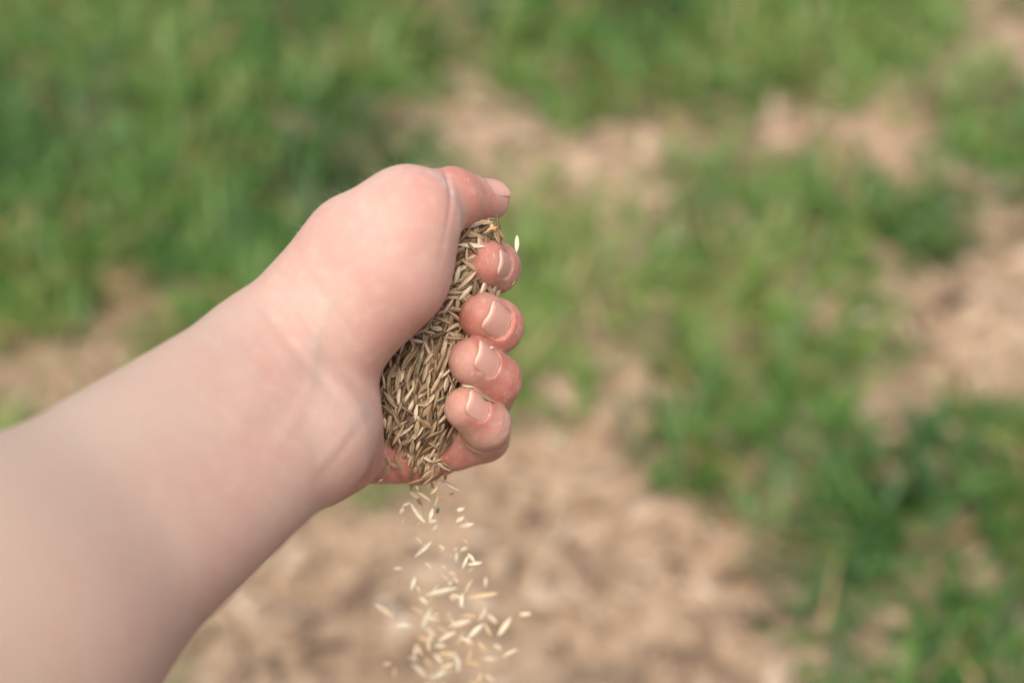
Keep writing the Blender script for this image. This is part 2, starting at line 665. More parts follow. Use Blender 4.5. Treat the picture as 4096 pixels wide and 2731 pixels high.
def surface_nets(sdf, xs, ys, zs):
    nx, ny, nz = len(xs), len(ys), len(zs)
    B = 8
    val = np.full((nx, ny, nz), 10.0, np.float32)
    blocks = []
    for i in range(0, nx, B):
        for j in range(0, ny, B):
            for k in range(0, nz, B):
                blocks.append((i, min(i + B, nx), j, min(j + B, ny), k, min(k + B, nz)))
    bl = np.array(blocks)
    lo = np.stack([xs[bl[:, 0]], ys[bl[:, 2]], zs[bl[:, 4]]], -1)
    hi = np.stack([xs[np.minimum(bl[:, 1], nx - 1)], ys[np.minimum(bl[:, 3], ny - 1)], zs[np.minimum(bl[:, 5], nz - 1)]], -1)
    cd = sdf((lo + hi) / 2)
    hd = np.linalg.norm(hi - lo, axis=1) / 2
    act = np.abs(cd) < hd * 1.15 + 3.0
    for b, dv in zip(bl[~act], cd[~act]):
        if dv < 0:
            val[b[0]:b[1], b[2]:b[3], b[4]:b[5]] = -10
    batch, meta, cnt = [], [], 0

    def flush():
        nonlocal batch, meta, cnt
        if not batch:
            return
        v = sdf(np.concatenate(batch))
        o = 0
        for b in meta:
            sh = (b[1] - b[0], b[3] - b[2], b[5] - b[4])
            n = sh[0] * sh[1] * sh[2]
            val[b[0]:b[1], b[2]:b[3], b[4]:b[5]] = v[o:o + n].reshape(sh)
            o += n
        batch, meta, cnt = [], [], 0
    for b in bl[act]:
        g = np.meshgrid(xs[b[0]:b[1]], ys[b[2]:b[3]], zs[b[4]:b[5]], indexing='ij')
        batch.append(np.stack(g, -1).reshape(-1, 3))
        meta.append(b)
        cnt += len(batch[-1])
        if cnt > 150000:
            flush()
    flush()
    ins = val < 0
    c = ins[:-1, :-1, :-1].astype(np.int8)
    tot = np.zeros_like(c)
    for di in (0, 1):
        for dj in (0, 1):
            for dk in (0, 1):
                tot += ins[di:nx - 1 + di, dj:ny - 1 + dj, dk:nz - 1 + dk]
    I, J, Kk = np.nonzero((tot > 0) & (tot < 8))
    idx = np.full(tot.shape, -1, np.int32)
    idx[I, J, Kk] = np.arange(len(I))
    corners = np.array([(a, b, c_) for a in (0, 1) for b in (0, 1) for c_ in (0, 1)])
    edges = [(m, n) for m in range(8) for n in range(m + 1, 8) if np.abs(corners[m] - corners[n]).sum() == 1]
    acc = np.zeros((len(I), 3))
    num = np.zeros(len(I))
    for m, n in edges:
        a, b = corners[m], corners[n]
        va, vb = val[I + a[0], J + a[1], Kk + a[2]], val[I + b[0], J + b[1], Kk + b[2]]
        x = (va < 0) != (vb < 0)
        t = np.where(x, va / np.where(x, va - vb, 1), 0)
        pa = np.stack([xs[I + a[0]], ys[J + a[1]], zs[Kk + a[2]]], -1)
        pb = np.stack([xs[I + b[0]], ys[J + b[1]], zs[Kk + b[2]]], -1)
        acc[x] += (pa + (pb - pa) * t[:, None])[x]
        num += x
    V = acc / num[:, None]
    quads = []
    for ax in range(3):
        s0 = [slice(0, -1)] * 3
        s1 = [slice(0, -1)] * 3
        s0[ax], s1[ax] = slice(0, -1), slice(1, None)
        A, Bv = ins[:-1, :, :], ins[1:, :, :]
        if ax == 1:
            A, Bv = ins[:, :-1, :], ins[:, 1:, :]
        if ax == 2:
            A, Bv = ins[:, :, :-1], ins[:, :, 1:]
        i, j, k = np.nonzero(A != Bv)
        o1, o2 = [(1, 2), (2, 0), (0, 1)][ax]
        pos = np.stack([i, j, k], -1)
        ok = (pos[:, o1] > 0) & (pos[:, o2] > 0) & (pos[:, o1] < tot.shape[o1]) & (pos[:, o2] < tot.shape[o2])
        pos = pos[ok]
        fl = A[i[ok], j[ok], k[ok]]
        e1, e2 = np.zeros(3, int), np.zeros(3, int)
        e1[o1], e2[o2] = 1, 1
        q = [idx[tuple((pos - m).T)] for m in (e1 + e2, e2, 0 * e1, e1)]
        q = np.stack(q, -1)
        q[~fl] = q[~fl][:, ::-1]
        quads.append(q)
    F = np.concatenate(quads)
    F = F[(F >= 0).all(1)]
    for _ in range(2):
        d = sdf(V)
        V = V - grad(V, sdf) * np.clip(d, -.5, .5)[:, None] * .9
    return V, F


def build_person():
    H = .72
    V, F = surface_nets(sdf, warped(-72, 4, H, -262, 330, 1.12, 9.0), warped(-56, 56, H, -900, 330, 1.12, 9.0), warped(-500, -398, H, -506, 640, 1.12, 9.0))
    _, df, da = sdf(V, parts=True)
    along_t = np.clip(((V - THUMB['j'][0]) @ unit(THUMB['j'][2] - THUMB['j'][0])) / 26.0, 0, 1)
    on_t = np.exp(-np.maximum(cone(V, THUMB['j'][0], THUMB['j'][2], 9, 7), 0) / 3.0)
    red = np.clip((da - df) / 8.0 + .25, 0, 1)
    # knuckle and tip flush, ulnar heel
    tip = np.zeros(len(V))
    for f in FING + [THUMB]:
        tip = np.maximum(tip, np.exp(-np.sum((V - f['j'][-1]) ** 2, 1) / 11.0 ** 2))
    heel = np.exp(-np.sum((V - P(1430, 1850, -12)) ** 2, 1) / 16.0 ** 2)
    hollow = np.exp(-np.sum((V - P(1660, 1800, 10)) ** 2, 1) / 26.0 ** 2) * (V[:, 2] < -444)
    pm = np.exp(-np.sum((V - P(1640, 740, -34)) ** 2, 1) / 16.0 ** 2)
    edge = np.exp(-np.sum((V - P(1640, 1330, -16)) ** 2, 1) / 20.0 ** 2)  # shading on the thumb mound's edge, painted in as redness
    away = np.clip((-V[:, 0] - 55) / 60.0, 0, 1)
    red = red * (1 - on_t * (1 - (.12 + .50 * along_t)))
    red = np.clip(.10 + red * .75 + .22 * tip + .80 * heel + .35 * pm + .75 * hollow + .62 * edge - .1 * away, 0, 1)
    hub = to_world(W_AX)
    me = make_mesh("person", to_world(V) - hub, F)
    add_attr(me, "flush", red)  # skin redness plus the painted shading of the mound's edge
    add_attr(me, "forearm_tan_shade", .85 * np.clip((-V[:, 0] - 60) / 55.0, 0, 1))  # forearm tan, with the body's shade painted in towards the elbow
    line = [(1716, 686), (1765, 712), (1806, 762), (1830, 838), (1836, 915)]     # chapped skin at the thumb's joint
    vx, vy = V[:, 0] / -V[:, 2] / K0 + 2048, -V[:, 1] / -V[:, 2] / K0 + 1365.5
    q2 = np.stack([vx, vy, np.zeros(len(V))], 1)
    l3 = [np.array([*q, 0.0]) for q in line]
    ch = np.min([cone(q2, l3[q], l3[q + 1], 0, 0) for q in range(len(l3) - 1)], axis=0)
    add_attr(me, "chap", .5 * np.exp(-(ch / 11.0) ** 2) * (V[:, 2] > -446))
    vein = np.zeros(len(V))
    for line, wid, amt in (([(1320, 1190, -40), (1275, 1330, -42), (1262, 1480, -42), (1200, 1660, -44), (1080, 1850, -56)], 3.2, .42),
                           ([(1262, 1480, -42), (1130, 1560, -46), (930, 1760, -62), (700, 2050, -84)], 4.5, .30),
                           ([(1430, 1660, -33), (1330, 1800, -34), (1230, 1930, -34)], 3.0, .32),
                           ([(1000, 1380, -46), (800, 1560, -62), (560, 1800, -84)], 4.5, .22)):
        pts = [P(*q) for q in line]
        dd = np.min([cone(V, pts[q], pts[q + 1], 0, 0) for q in range(len(pts) - 1)], axis=0)
        vein = np.maximum(vein, amt * np.exp(-(dd / wid) ** 2))
    add_attr(me, "vein", vein)
    m, nt, b = new_mat("skin")
    fl = attr(nt, "flush")
    c = ramp(nt, [(0, (.445, .300, .238)), (.3, (.470, .270, .218)), (.65, (.415, .180, .132)), (1, (.365, .130, .092))], fl).outputs[0]
    n1 = noise(nt, 70, 3, .55)
    c = mix(nt, ramp(nt, [(.40, (0, 0, 0)), (.68, (.42, .42, .42))], n1.outputs[0]).outputs[0], c, (.44, .215, .17))
    n2 = noise(nt, 34, 2, .5)
    c = mix(nt, ramp(nt, [(.45, (0, 0, 0)), (.70, (.55, .55, .55))], n2.outputs[0]).outputs[0], c, (.46, .385, .30))
    n6 = noise(nt, 190, 3, .6)
    c = mix(nt, ramp(nt, [(.40, (0, 0, 0)), (.70, (.24, .24, .24))], n6.outputs[0]).outputs[0], c, (.50, .250, .200))
    n7 = noise(nt, 260, 2, .5)
    c = mix(nt, ramp(nt, [(.50, (0, 0, 0)), (.74, (.22, .22, .22))], n7.outputs[0]).outputs[0], c, (.56, .42, .335))
    c = mix(nt, attr(nt, "vein"), c, (.300, .275, .225))
    c = mix(nt, attr(nt, "forearm_tan_shade"), c, (.345, .258, .195))
    chf = node(nt, "ShaderNodeMath", operation='MULTIPLY')
    nch = noise(nt, 520, 3, .7)
    nt.links.new(attr(nt, "chap"), chf.inputs[0])
    nt.links.new(ramp(nt, [(.42, (.15, .15, .15)), (.62, (1, 1, 1))], nch.outputs[0]).outputs[0], chf.inputs[1])
    c = mix(nt, chf.outputs[0], c, (.60, .50, .41))
    # fine dusty flecks on the skin
    n3 = noise(nt, 900, 1, .5)
    ff = node(nt, "ShaderNodeMath", operation='MULTIPLY')
    nt.links.new(ramp(nt, [(.67, (0, 0, 0)), (.73, (.36, .36, .36))], n3.outputs[0]).outputs[0], ff.inputs[0])
    nt.links.new(ramp(nt, [(.35, (.05, .05, .05)), (.7, (1, 1, 1))], fl).outputs[0], ff.inputs[1])
    c = mix(nt, ff.outputs[0], c, (.62, .46, .37))
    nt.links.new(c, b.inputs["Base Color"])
    b.inputs["Roughness"].default_value = .6
    b.inputs["Specular IOR Level"].default_value = .4
    b.inputs["Subsurface Weight"].default_value = .55
    b.inputs["Subsurface Radius"].default_value = (1.0, .38, .22)
    b.inputs["Subsurface Scale"].default_value = .0035
    vo = noise(nt, 1100, kind='ShaderNodeTexVoronoi')
    n4 = noise(nt, 420, 4, .6)
    n5 = noise(nt, 160, 3, .5)
    ad = node(nt, "ShaderNodeMath", operation='MULTIPLY_ADD')
    ad.inputs[1].default_value = .5
    nt.links.new(vo.outputs["Distance"], ad.inputs[0])
    nt.links.new(n4.outputs[0], ad.inputs[2])
    ad2 = node(nt, "ShaderNodeMath", operation='MULTIPLY_ADD')
    ad2.inputs[1].default_value = .45
    nt.links.new(n5.outputs[0], ad2.inputs[0])
    nt.links.new(ad.outputs[0], ad2.inputs[2])
    bp = node(nt, "ShaderNodeBump", in_Strength=.32, in_Distance=.0004)
    nt.links.new(ad2.outputs[0], bp.inputs["Height"])
    nt.links.new(bp.outputs[0], b.inputs["Normal"])
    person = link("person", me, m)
    person.location = hub
    tag(person, "bare outstretched arm with a cupped hand letting grass seed run out", "person")

    # plain clothes, out of the picture
    for nm, grow, sel, cut, colr in (("shirt", 6, [4] + list(range(5, 12)) + [15, 12], (460, 842), (.045, .05, .06)),
                                     ("trousers", 7, [9, 10] + list(range(18, 22)), (-50, 470), (.03, .035, .05))):
        cs = [ARM[q] for q in sel if q < N_BODY]
        lo_z, hi_z = cut

        def cloth(p, cs=cs, grow=grow, lo_z=lo_z, hi_z=hi_z, nm=nm):
            d = None
            for a, b_, ra, rb, k in cs:
                c_ = cone(p, a, b_, ra, rb)
                d = c_ if d is None else smin(d, c_, 24)
            d = d - grow
            wz = (p @ CM_R.T)[:, 2] + CAM_H * 1000
            d = np.maximum(d, np.maximum(lo_z - wz, wz - hi_z))
            if nm == "shirt":
                w = p @ CM_R.T
                d = np.maximum(d, w[:, 1] + 95)        # short sleeves
            return d
        g = 12.0
        cv, cf = surface_nets(cloth, np.arange(-320, 320, g), np.arange(-900, 330, g), np.arange(-250, 640, g))
        if len(cf):
            mc, _, bc = new_mat(nm + "_cloth")
            bc.inputs["Base Color"].default_value = (*colr, 1)
            bc.inputs["Roughness"].default_value = .9
            link(nm, make_mesh(nm, to_world(cv) - hub, cf), mc, person)

    # nails
    m, nt, b = new_mat("nail")
    c = ramp(nt, [(0, (.58, .335, .265)), (.16, (.52, .265, .205)), (.55, (.55, .295, .23)), (.92, (.54, .285, .22)), (.955, (.60, .40, .31)), (1, (.58, .40, .31))],
             attr(nt, "along")).outputs[0]
    nt.links.new(c, b.inputs["Base Color"])
    b.inputs["Roughness"].default_value = .42
    b.inputs["Specular IOR Level"].default_value = .3
    b.inputs["Subsurface Weight"].default_value = .3
    b.inputs["Subsurface Radius"].default_value = (1.0, .4, .25)
    b.inputs["Subsurface Scale"].default_value = .002
    ns = noise(nt, 500, 3, .6)
    bp = node(nt, "ShaderNodeBump", in_Strength=.2, in_Distance=.0002)
    nt.links.new(ns.outputs[0], bp.inputs["Height"])
    nt.links.new(bp.outputs[0], b.inputs["Normal"])
    for nl in NAILS:
        # polar-ish grid mapped on the rounded outline
        NA, NB = 26, 22
        top = []
        along = []
        for i in range(NA + 1):
            s = -nl['L'] + nl['L'] * i / NA
            # half width at s
            hl, r = nl['L'] / 2, 2.6
            ds = abs(s + hl) - hl + r
            hw = nl['w'] / 2 - (r - math.sqrt(max(r * r - max(ds, 0) ** 2, 0)))
            for j in range(NB + 1):
                t = hw * (2 * j / NB - 1)
                u = float(nail_u(nl, np.array([s]), np.array([t]))[0])
                top.append(nl['O'] + nl['a'] * s + nl['l'] * t + nl['n'] * u)
                along.append(i / NA)
        top = np.array(top)
        bot = top - nl['n'] * .35
        n = len(top)
        Q = []
        W1 = NB + 1
        for i in range(NA):
            for j in range(NB):
                a = i * W1 + j
                Q.append((a, a + 1, a + W1 + 1, a + W1))
                Q.append((n + a, n + a + W1, n + a + W1 + 1, n + a + 1))
        ring = [j for j in range(W1)] + [i * W1 + NB for i in range(1, NA + 1)] + \
               [NA * W1 + j for j in range(NB - 1, -1, -1)] + [i * W1 for i in range(NA - 1, 0, -1)]
        for q in range(len(ring)):
            a, bb = ring[q], ring[(q + 1) % len(ring)]
            Q.append((bb, a, n + a, n + bb))
        hubn = to_world(nl['O'])
        me = make_mesh("fingernail", to_world(np.vstack([top, bot])) - hubn, Q)
        add_attr(me, "along", along + along)
        o = link("fingernail", me, m, person)
        o.location = Vector(hubn - hub)

    # fine hairs along the back of the thumb and wrist
    N = grad(V)
    view = V / np.linalg.norm(V, axis=1)[:, None]
    px = V[:, 0] / -V[:, 2] / K0 + 2048
    py = -V[:, 1] / -V[:, 2] / K0 + 1365.5
    cand = np.nonzero((np.abs(np.sum(N * view, 1)) < .5) & (N[:, 1] > .3) & (px > 1040) & (px < 1640) & (py < 1200) & (V[:, 2] > -470))[0]
    pick = rng.choice(cand, 90, replace=False)
    hv, hf = [], []
    for v in pick:
        p = V[v]
        n = N[v]
        dirv = unit(n * .75 + np.array([-.35, .1, 0]) + rng.normal(0, .28, 3))
        bend = rng.normal(0, .35, 3) + np.array([-.3, -.15, 0])
        Lh = rng.uniform(1.5, 3.8)
        rad = rng.uniform(.020, .032)
        sx = unit(np.cross(dirv, [.3, .2, 1]))
        sy = np.cross(dirv, sx)
        b0 = len(hv)
        S = 5
        for s in range(S + 1):
            t = s / S
            c = p - n * .1 + dirv * Lh * t + bend * Lh * .35 * t * t
            rr = rad * (1 - .85 * t)
            for k in range(3):
                a = 2.094 * k
                hv.append(c + sx * rr * math.cos(a) + sy * rr * math.sin(a))
        for s in range(S):
            for k in range(3):
                k2 = (k + 1) % 3
                hf.append((b0 + s * 3 + k, b0 + s * 3 + k2, b0 + s * 3 + 3 + k2, b0 + s * 3 + 3 + k))
    me = make_mesh("arm_hair", to_world(np.array(hv)) - hub, hf)
    m, nt, b = new_mat("blond_hair")
    b.inputs["Base Color"].default_value = (.62, .48, .33, 1)
    b.inputs["Roughness"].default_value = .4
    link("arm_hair", me, m, person)
    return person


person = build_person()

# ------------------------------------------------------------------ grass seeds
def seed_shape(var, r):
    """a boat-shaped husk 1 long on X: pointed at one end, blunter at the other, with a groove along the belly"""
    NS, NR = 11, 10
    belly = r.uniform(.40, .58)
    bend = r.uniform(-.06, .06)
    groove = r.uniform(.10, .34)
    beak = r.uniform(.0, .10)
    V, g = [], []
    for i in range(NS + 1):
        t = i / NS
        x = t - .5
        w = (math.sin(math.pi * min(1, t / (2 * belly)) if t < belly else math.pi * (.5 + .5 * (t - belly) / (1 - belly))))
        w = max(w, 0) ** .72
        w = max(w, .10 + (.05 if i == 0 else 0)) if i in (0, NS) else w
        rad = .5 * w
        for k in range(NR):
            a = 2 * math.pi * k / NR
            cy, cz = math.cos(a), math.sin(a)
            dep = 1.0
            gv = math.exp(-((a - math.pi / 2) / .42) ** 2)
            dep -= groove * 1.6 * gv * min(1, w * 1.2)
            V.append((x, cy * rad, cz * rad * .78 * dep + bend * (1 - 4 * x * x) * 2.0 + beak * max(0, t - .8) * 4))
            ridge = math.exp(-((a - math.pi / 2 - .75) / .3) ** 2) + math.exp(-((a - math.pi / 2 + .75) / .3) ** 2)
            g.append(.5 + .5 * min(1, ridge) - .5 * gv * (1 if var % 2 == 0 else .55))
    F = []
    for i in range(NS):
        for k in range(NR):
            k2 = (k + 1) % NR
            F.append((i * NR + k, i * NR + k2, (i + 1) * NR + k2, (i + 1) * NR + k))
    c0 = len(V)
    V.append((-.515, 0, 0))
    V.append((.53, 0, beak * .8))
    g += [.7, .9]
    for k in range(0, NR, 2):
        F.append((c0, (k + 2) % NR, (k + 1) % NR, k))
        F.append((c0 + 1, NS * NR + k, NS * NR + k + 1, NS * NR + (k + 2) % NR))
    return np.array(V), np.array(F), np.array(g)


def seed_material(name, stuff, tint=None):
    m, nt, b = new_mat(name)
    if stuff:
        rnd = attr(nt, "tone")
    else:
        oi = nt.nodes.new("ShaderNodeObjectInfo")
        rnd = oi.outputs["Random"]
    if tint:
        c0 = ramp(nt, [(0, tint), (1, tuple(min(1, v * 1.25) for v in tint))], rnd).outputs[0]
    else:
        c0 = ramp(nt, [(0, (.10, .060, .030)), (.2, (.22, .138, .070)), (.5, (.34, .228, .126)), (.8, (.50, .365, .222)), (1, (.72, .59, .42))],
                  rnd).outputs[0]
    rl = attr(nt, "ridge")
    dark = mix(nt, 1.0, c0, (.42, .36, .32), 'MULTIPLY')
    light = mix(nt, .45, c0, (.80, .71, .56))
    c = mix(nt, ramp(nt, [(.12, (1, 1, 1)), (.5, (0, 0, 0))], rl).outputs[0], c0, dark)
    c = mix(nt, ramp(nt, [(.62, (0, 0, 0)), (1, (.75, .75, .75))], rl).outputs[0], c, light)
    n = noise(nt, 700 if stuff else 5, 4, .6)
    c = mix(nt, 1.0, c, ramp(nt, [(.3, (.72, .70, .66)), (.6, (1, 1, 1))], n.outputs[0]).outputs[0], 'MULTIPLY')
    nt.links.new(c, b.inputs["Base Color"])
    b.inputs["Roughness"].default_value = .5
    b.inputs["Specular IOR Level"].default_value = .35
    return m


seed_mat = seed_material("husk", False)
rs = random.Random(5)
SHAPES = [seed_shape(i, rs) for i in range(8)]
SEED_ME = []
for V_, F_, g_ in SHAPES:
    me = make_mesh("grass_seed", V_, F_)
    add_attr(me, "ridge", g_)
    me.materials.append(seed_mat)
    SEED_ME.append(me)


def seed_matrix(c, along, normal, roll, length, width):
    """world matrix of a seed from camera-axis millimetres"""
    x = unit(along)
    z = unit(normal - x * (normal @ x))
    y = np.cross(z, x)
    cr, sr = math.cos(roll), math.sin(roll)
    y, z = y * cr + z * sr, z * cr - y * sr
    R = np.stack([x * length, y * width, z * width], 1) / 1000.0
    R = CM_R @ R
    M = Matrix.Identity(4)
    t = to_world(c)
    for i in range(3):
        for j in range(3):
            M[i][j] = R[i, j]
        M[i][3] = t[i]
    return M


n_seed = 0


def put_seed(c, along, normal, roll, length, width, label, group=None, mesh=None, mat=None, name="grass_seed"):
    global n_seed
    n_seed += 1
    me = mesh or SEED_ME[rs.randrange(len(SEED_ME))]
    if mat is not None:
        me = me.copy()
        me.materials.clear()
        me.materials.append(mat)
    o = bpy.data.objects.new(name, me)
    COL.objects.link(o)
    o.matrix_world = seed_matrix(c, along, normal, roll, length, width)
    tag(o, label, "seed", group)
    return o


def view_ray(px, py):
    d = np.stack([(np.asarray(px, float) - 2048) * K0, -(np.asarray(py, float) - 1365.5) * K0, -np.ones(np.shape(px))], -1)
    return d / np.linalg.norm(d, axis=-1)[..., None]


HEAP = [
    (P(1850, 985, 6), P(1830, 1120, 8), 9.0, 11.5),
    (P(1830, 1120, 8), P(1750, 1380, 12), 11.5, 14.5),
    (P(1750, 1380, 12), P(1655, 1620, 14), 14.5, 14.5),
    (P(1645, 1620, 13), P(1695, 1750, 12), 15.5, 7.5),
    (P(1600, 1560, 12), P(1610, 1680, 12), 10, 10),
    (P(1915, 955, 2), P(1850, 1000, 4), 6, 10),
    (P(1890, 1030, 0), P(1840, 1140, 3), 8, 10),
]


def heap(p):
    d = None
    for a, b, ra, rb in HEAP:
        c = cone(p, a, b, ra, rb)
        d = c if d is None else smin(d, c, 6)
    return d


def flow(px, py, r):
    if py < 1220:
        return r.gauss(38, 42)
    if py < 1380:
        return r.gauss(35, 48)
    left = max(0.0, min(1.0, (1640 - px) / 140.0))
    return r.gauss(70 + 38 * left, 30)


# candidate seeds over the open face of the heap, best-spaced first
N_C = 5200
cx = rng.uniform(1450, 2010, N_C)
cy = rng.uniform(880, 1935, N_C)
rd = view_ray(cx, cy)
o0 = rd * 380.0
th, dh = march(o0, rd, 160, heap)
tb, db = march(o0, rd, 160, sdf)
hit = (np.abs(dh) < .3)
vis = hit & ((tb > th - 1.0) | (np.abs(db) > .3))
near = hit & ~vis & (tb > th - 16)
cand = [i for i in range(N_C) if vis[i]]
hp = o0 + rd * th[:, None]
hn = grad(hp, heap)
top_seeds, under = [], []
MIN_D = 1.95
kept = np.zeros((0, 3))
rest = []
for i in cand:
    if len(top_seeds) < 205 and (len(kept) == 0 or np.min(np.linalg.norm(kept - hp[i], axis=1)) > MIN_D):
        top_seeds.append(i)
        kept = np.vstack([kept, hp[i]])
    else:
        rest.append(i)


# about 300 seeds in all are things of their own: the ones of the pile nearest the camera; the others join the mass
top_seeds.sort(key=lambda i: float(np.linalg.norm(hp[i])))
small = top_seeds[132:]
top_seeds = top_seeds[:132]


def heap_seed_pose(i, lift):
    ang = math.radians(flow(cx[i], cy[i], rs))
    al = np.array([math.cos(ang), math.sin(ang), 0.0])
    n = hn[i]
    al = unit(al - n * (al @ n) * .9 + n * rs.gauss(0, .17))
    L = rs.gauss(6.5, 1.1)
    L = max(4.2, min(8.8, L))
    W = max(1.15, min(2.0, rs.gauss(1.55, .2)))
    return hp[i] + n * lift, al, n, rs.uniform(-1.1, 1.1) if rs.random() < .75 else rs.uniform(-3.1, 3.1), L, W


ZONES = [
    (1125, "straw-coloured grass seed in the pile between thumb and index fingertip", "seeds piled between thumb and index finger"),
    (1370, "straw-coloured grass seed in the pile beside the middle fingertip", "seeds piled beside the middle finger"),
    (1560, "brownish grass seed in the heap between palm edge and ring fingertip", "seeds heaped beside the ring finger"),
    (9999, "brownish grass seed in the lowest part of the heap, beside the little finger", "seeds heaped beside the little finger"),
]
for i in top_seeds:
    c, al, n, roll, L, W = heap_seed_pose(i, rs.uniform(.1, 1.3))
    zone = next(z for z in ZONES if cy[i] < z[0])
    put_seed(c, al, n, roll, L, W, zone[1], zone[2])

# the rest of the heap: seeds below and between, one object
VV, FF, GG, TT = [], [], [], []
off = 0
for k, i in enumerate(small + rest[:1500] + [q for q in range(N_C) if near[q]][:700] + cand[:900]):
    lift = rs.uniform(.1, 1.3) if k < len(small) else rs.uniform(-2.8, -.7) if k < 370 else rs.uniform(-5.2, -2.0)
    c, al, n, roll, L, W = heap_seed_pose(i, lift)
    M = seed_matrix(c, al, n, roll, L, W)
    V_, F_, g_ = SHAPES[rs.randrange(8)]
    A = np.array(M)
    VV.append(V_ @ A[:3, :3].T + A[:3, 3])
    FF.append(F_ + off)
    GG.append(g_)
    TT.append(np.full(len(V_), rs.random()))
    off += len(V_)
VV = np.concatenate(VV)
ctr = VV.mean(0)
me = make_mesh("grass_seed_heap", VV - ctr, np.concatenate(FF))
add_attr(me, "ridge", np.concatenate(GG))
add_attr(me, "tone", np.concatenate(TT))
o = link("grass_seed_heap", me, seed_material("husk_heap", True))
o.location = ctr
tag(o, "deeper seeds filling the cupped hand under the topmost ones", "seed heap", kind="stuff")


# seeds lying on bare skin: hit the skin and lie on it
def on_skin(px, py, length_px, ang, label, group=None, tint=None, width=1.4, lift=.55, name="grass_seed"):
    r = view_ray(np.array([px]), np.array([py]))
    t, _ = march(r * 380.0, r, 170, sdf)
    p = (r * (380.0 + t)[:, None])
    n = grad(p)[0]
    a = math.radians(ang)
    al = np.array([math.cos(a), math.sin(a), 0])
    al = unit(al - n * (al @ n))
    L = max(2.5, length_px * K0 * 450)
    mat = seed_material("tinted_husk", False, tint) if tint else None
    put_seed(p[0] + n * lift, al, n, rs.uniform(-.6, .6), L, width, label, group, mat=mat, name=name)


fr0 = random.Random(21)
on_skin(1820, 1542, 84, 12, "pale split seed lying across the gap between ring and little fingertips")
on_skin(1872, 1551, 52, -25, "short pale seed tucked behind the little fingernail's top edge", width=1.2)
on_skin(1941, 1588, 92, -22, "pale seed wedged in the seam between ring and little finger")
on_skin(2050, 1129, 26, 50, "tiny husk speck stuck under the index fingertip", width=.9)
on_skin(1961, 1385, 22, 20, "tiny husk crumb in the seam between middle and ring fingers", width=.9)
for q, (x, y, ln, an) in enumerate([(345, 760, 100, -75), (318, 850, 150, 72), (270, 930, 70, 65), (390, 800, 90, -35), (425, 780, 150, -63),
                                    (480, 650, 120, -75), (510, 720, 80, -40), (560, 790, 110, 80), (640, 840, 150, 84), (685, 830, 140, 82),
                                    (720, 815, 120, 86), (590, 830, 110, 60), (760, 850, 60, 75)]):
    on_skin(1400 + x / 2.24, 1500 + y / 2.24, ln / 2.24, an, "loose grass seed lying on the reddish palm skin below the heap",
            "seeds lying on the bare lower palm")


for q in range(22):
    on_skin(fr0.gauss(1700, 45), fr0.uniform(1815, 1915), fr0.uniform(60, 88), fr0.gauss(85, 32), "loose grass seed lying on the reddish palm skin below the heap",
            "seeds lying on the bare lower palm", lift=fr0.uniform(.5, 1.6))


def heap_extra(px, py, length_px, ang, label, tint, width, cat_name="grass_seed"):
    r = view_ray(np.array([px]), np.array([py]))
    t, _ = march(r * 380.0, r, 170, heap)
    p = (r * (380.0 + t)[:, None])
    n = grad(p, heap)[0]
    a = math.radians(ang)
    al = np.array([math.cos(a), math.sin(a), 0])
    al = unit(al - n * (al @ n) * .6)
    put_seed(p[0] + n * 1.7, al, n, 0.2, length_px * K0 * 450, width, label, mat=seed_material("tinted_husk", False, tint), name=cat_name)


heap_extra(1854, 1285, 78, 48, "orange-brown seed on the pile next to the middle fingertip", (.50, .27, .10), 1.5)
heap_extra(1958, 925, 44, 22, "small bright orange husk at the top of the pile under the thumb", (.62, .28, .07), 1.1)
heap_extra(1682, 1453, 100, 80, "thin green seed in the middle of the heap", (.20, .24, .12), .8)
heap_extra(1755, 1590, 40, 20, "small dull green seed left of the little fingertip", (.22, .25, .13), 1.3)

# falling seeds
DOWN = np.array([0, -math.cos(math.radians(PITCH)), -math.sin(math.radians(PITCH))])
START = P(1660, 1900, 16)
A_LIST = [(600, 160, 290, -72, 'p'), (690, 70, 130, 80, ''), (920, 95, 240, 37, 'p'), (1020, 80, 110, -80, ''),
          (545, 230, 150, 80, 'b'), (750, 205, 110, 32, ''), (860, 225, 110, -70, 'b'), (880, 300, 150, 47, 'p'), (1120, 225, 320, -28, 'd'),
          (1145, 340, 70, 25, 'b'), (590, 370, 180, -33, 'p'), (720, 390, 260, -32, ''), (910, 440, 180, 75, ''), (990, 410, 110, -35, 't'),
          (660, 470, 120, -65, 'b'), (710, 570, 200, -80, 't'), (465, 510, 130, 25, ''), (400, 600, 110, 62, 'p'), (420, 760, 90, 75, 'o'),
          (640, 640, 370, -55, 'w'), (840, 660, 180, 75, 'p'), (860, 760, 140, 12, 'w'), (640, 800, 70, 40, ''), (890, 850, 120, 47, 'p'),
          (935, 600, 110, 75, 'g'), (1280, 580, 120, 14, 'w'), (1270, 730, 140, 30, 'w'), (1370, 820, 220, 14, 'w'), (1350, 770, 80, 70, 'o'),
          (1210, 860, 80, -60, 't'), (660, 1050, 130, -42, 'o'), (720, 1180, 330, 42, 'w'), (1350, 1060, 100, -30, 'o'), (1000, 1150, 100, -25, ''),
          (1000, 1200, 40, -40, ''), (1045, 1260, 60, 80, 'o'), (1135, 1280, 90, 75, 'o'), (1220, 1300, 140, 88, 'w'), (1200, 1190, 50, -60, ''),
          (1330, 1180, 120, 30, 'w'), (1345, 1370, 200, 65, 'w'), (1440, 1310, 170, -50, 'w'), (1490, 1390, 220, 8, 'w'), (1430, 1490, 110, 40, 'o'),
          (800, 1430, 140, -50, 'p'), (1030, 1440, 90, -45, 'o'), (345, 1470, 130, 0, 'p')]
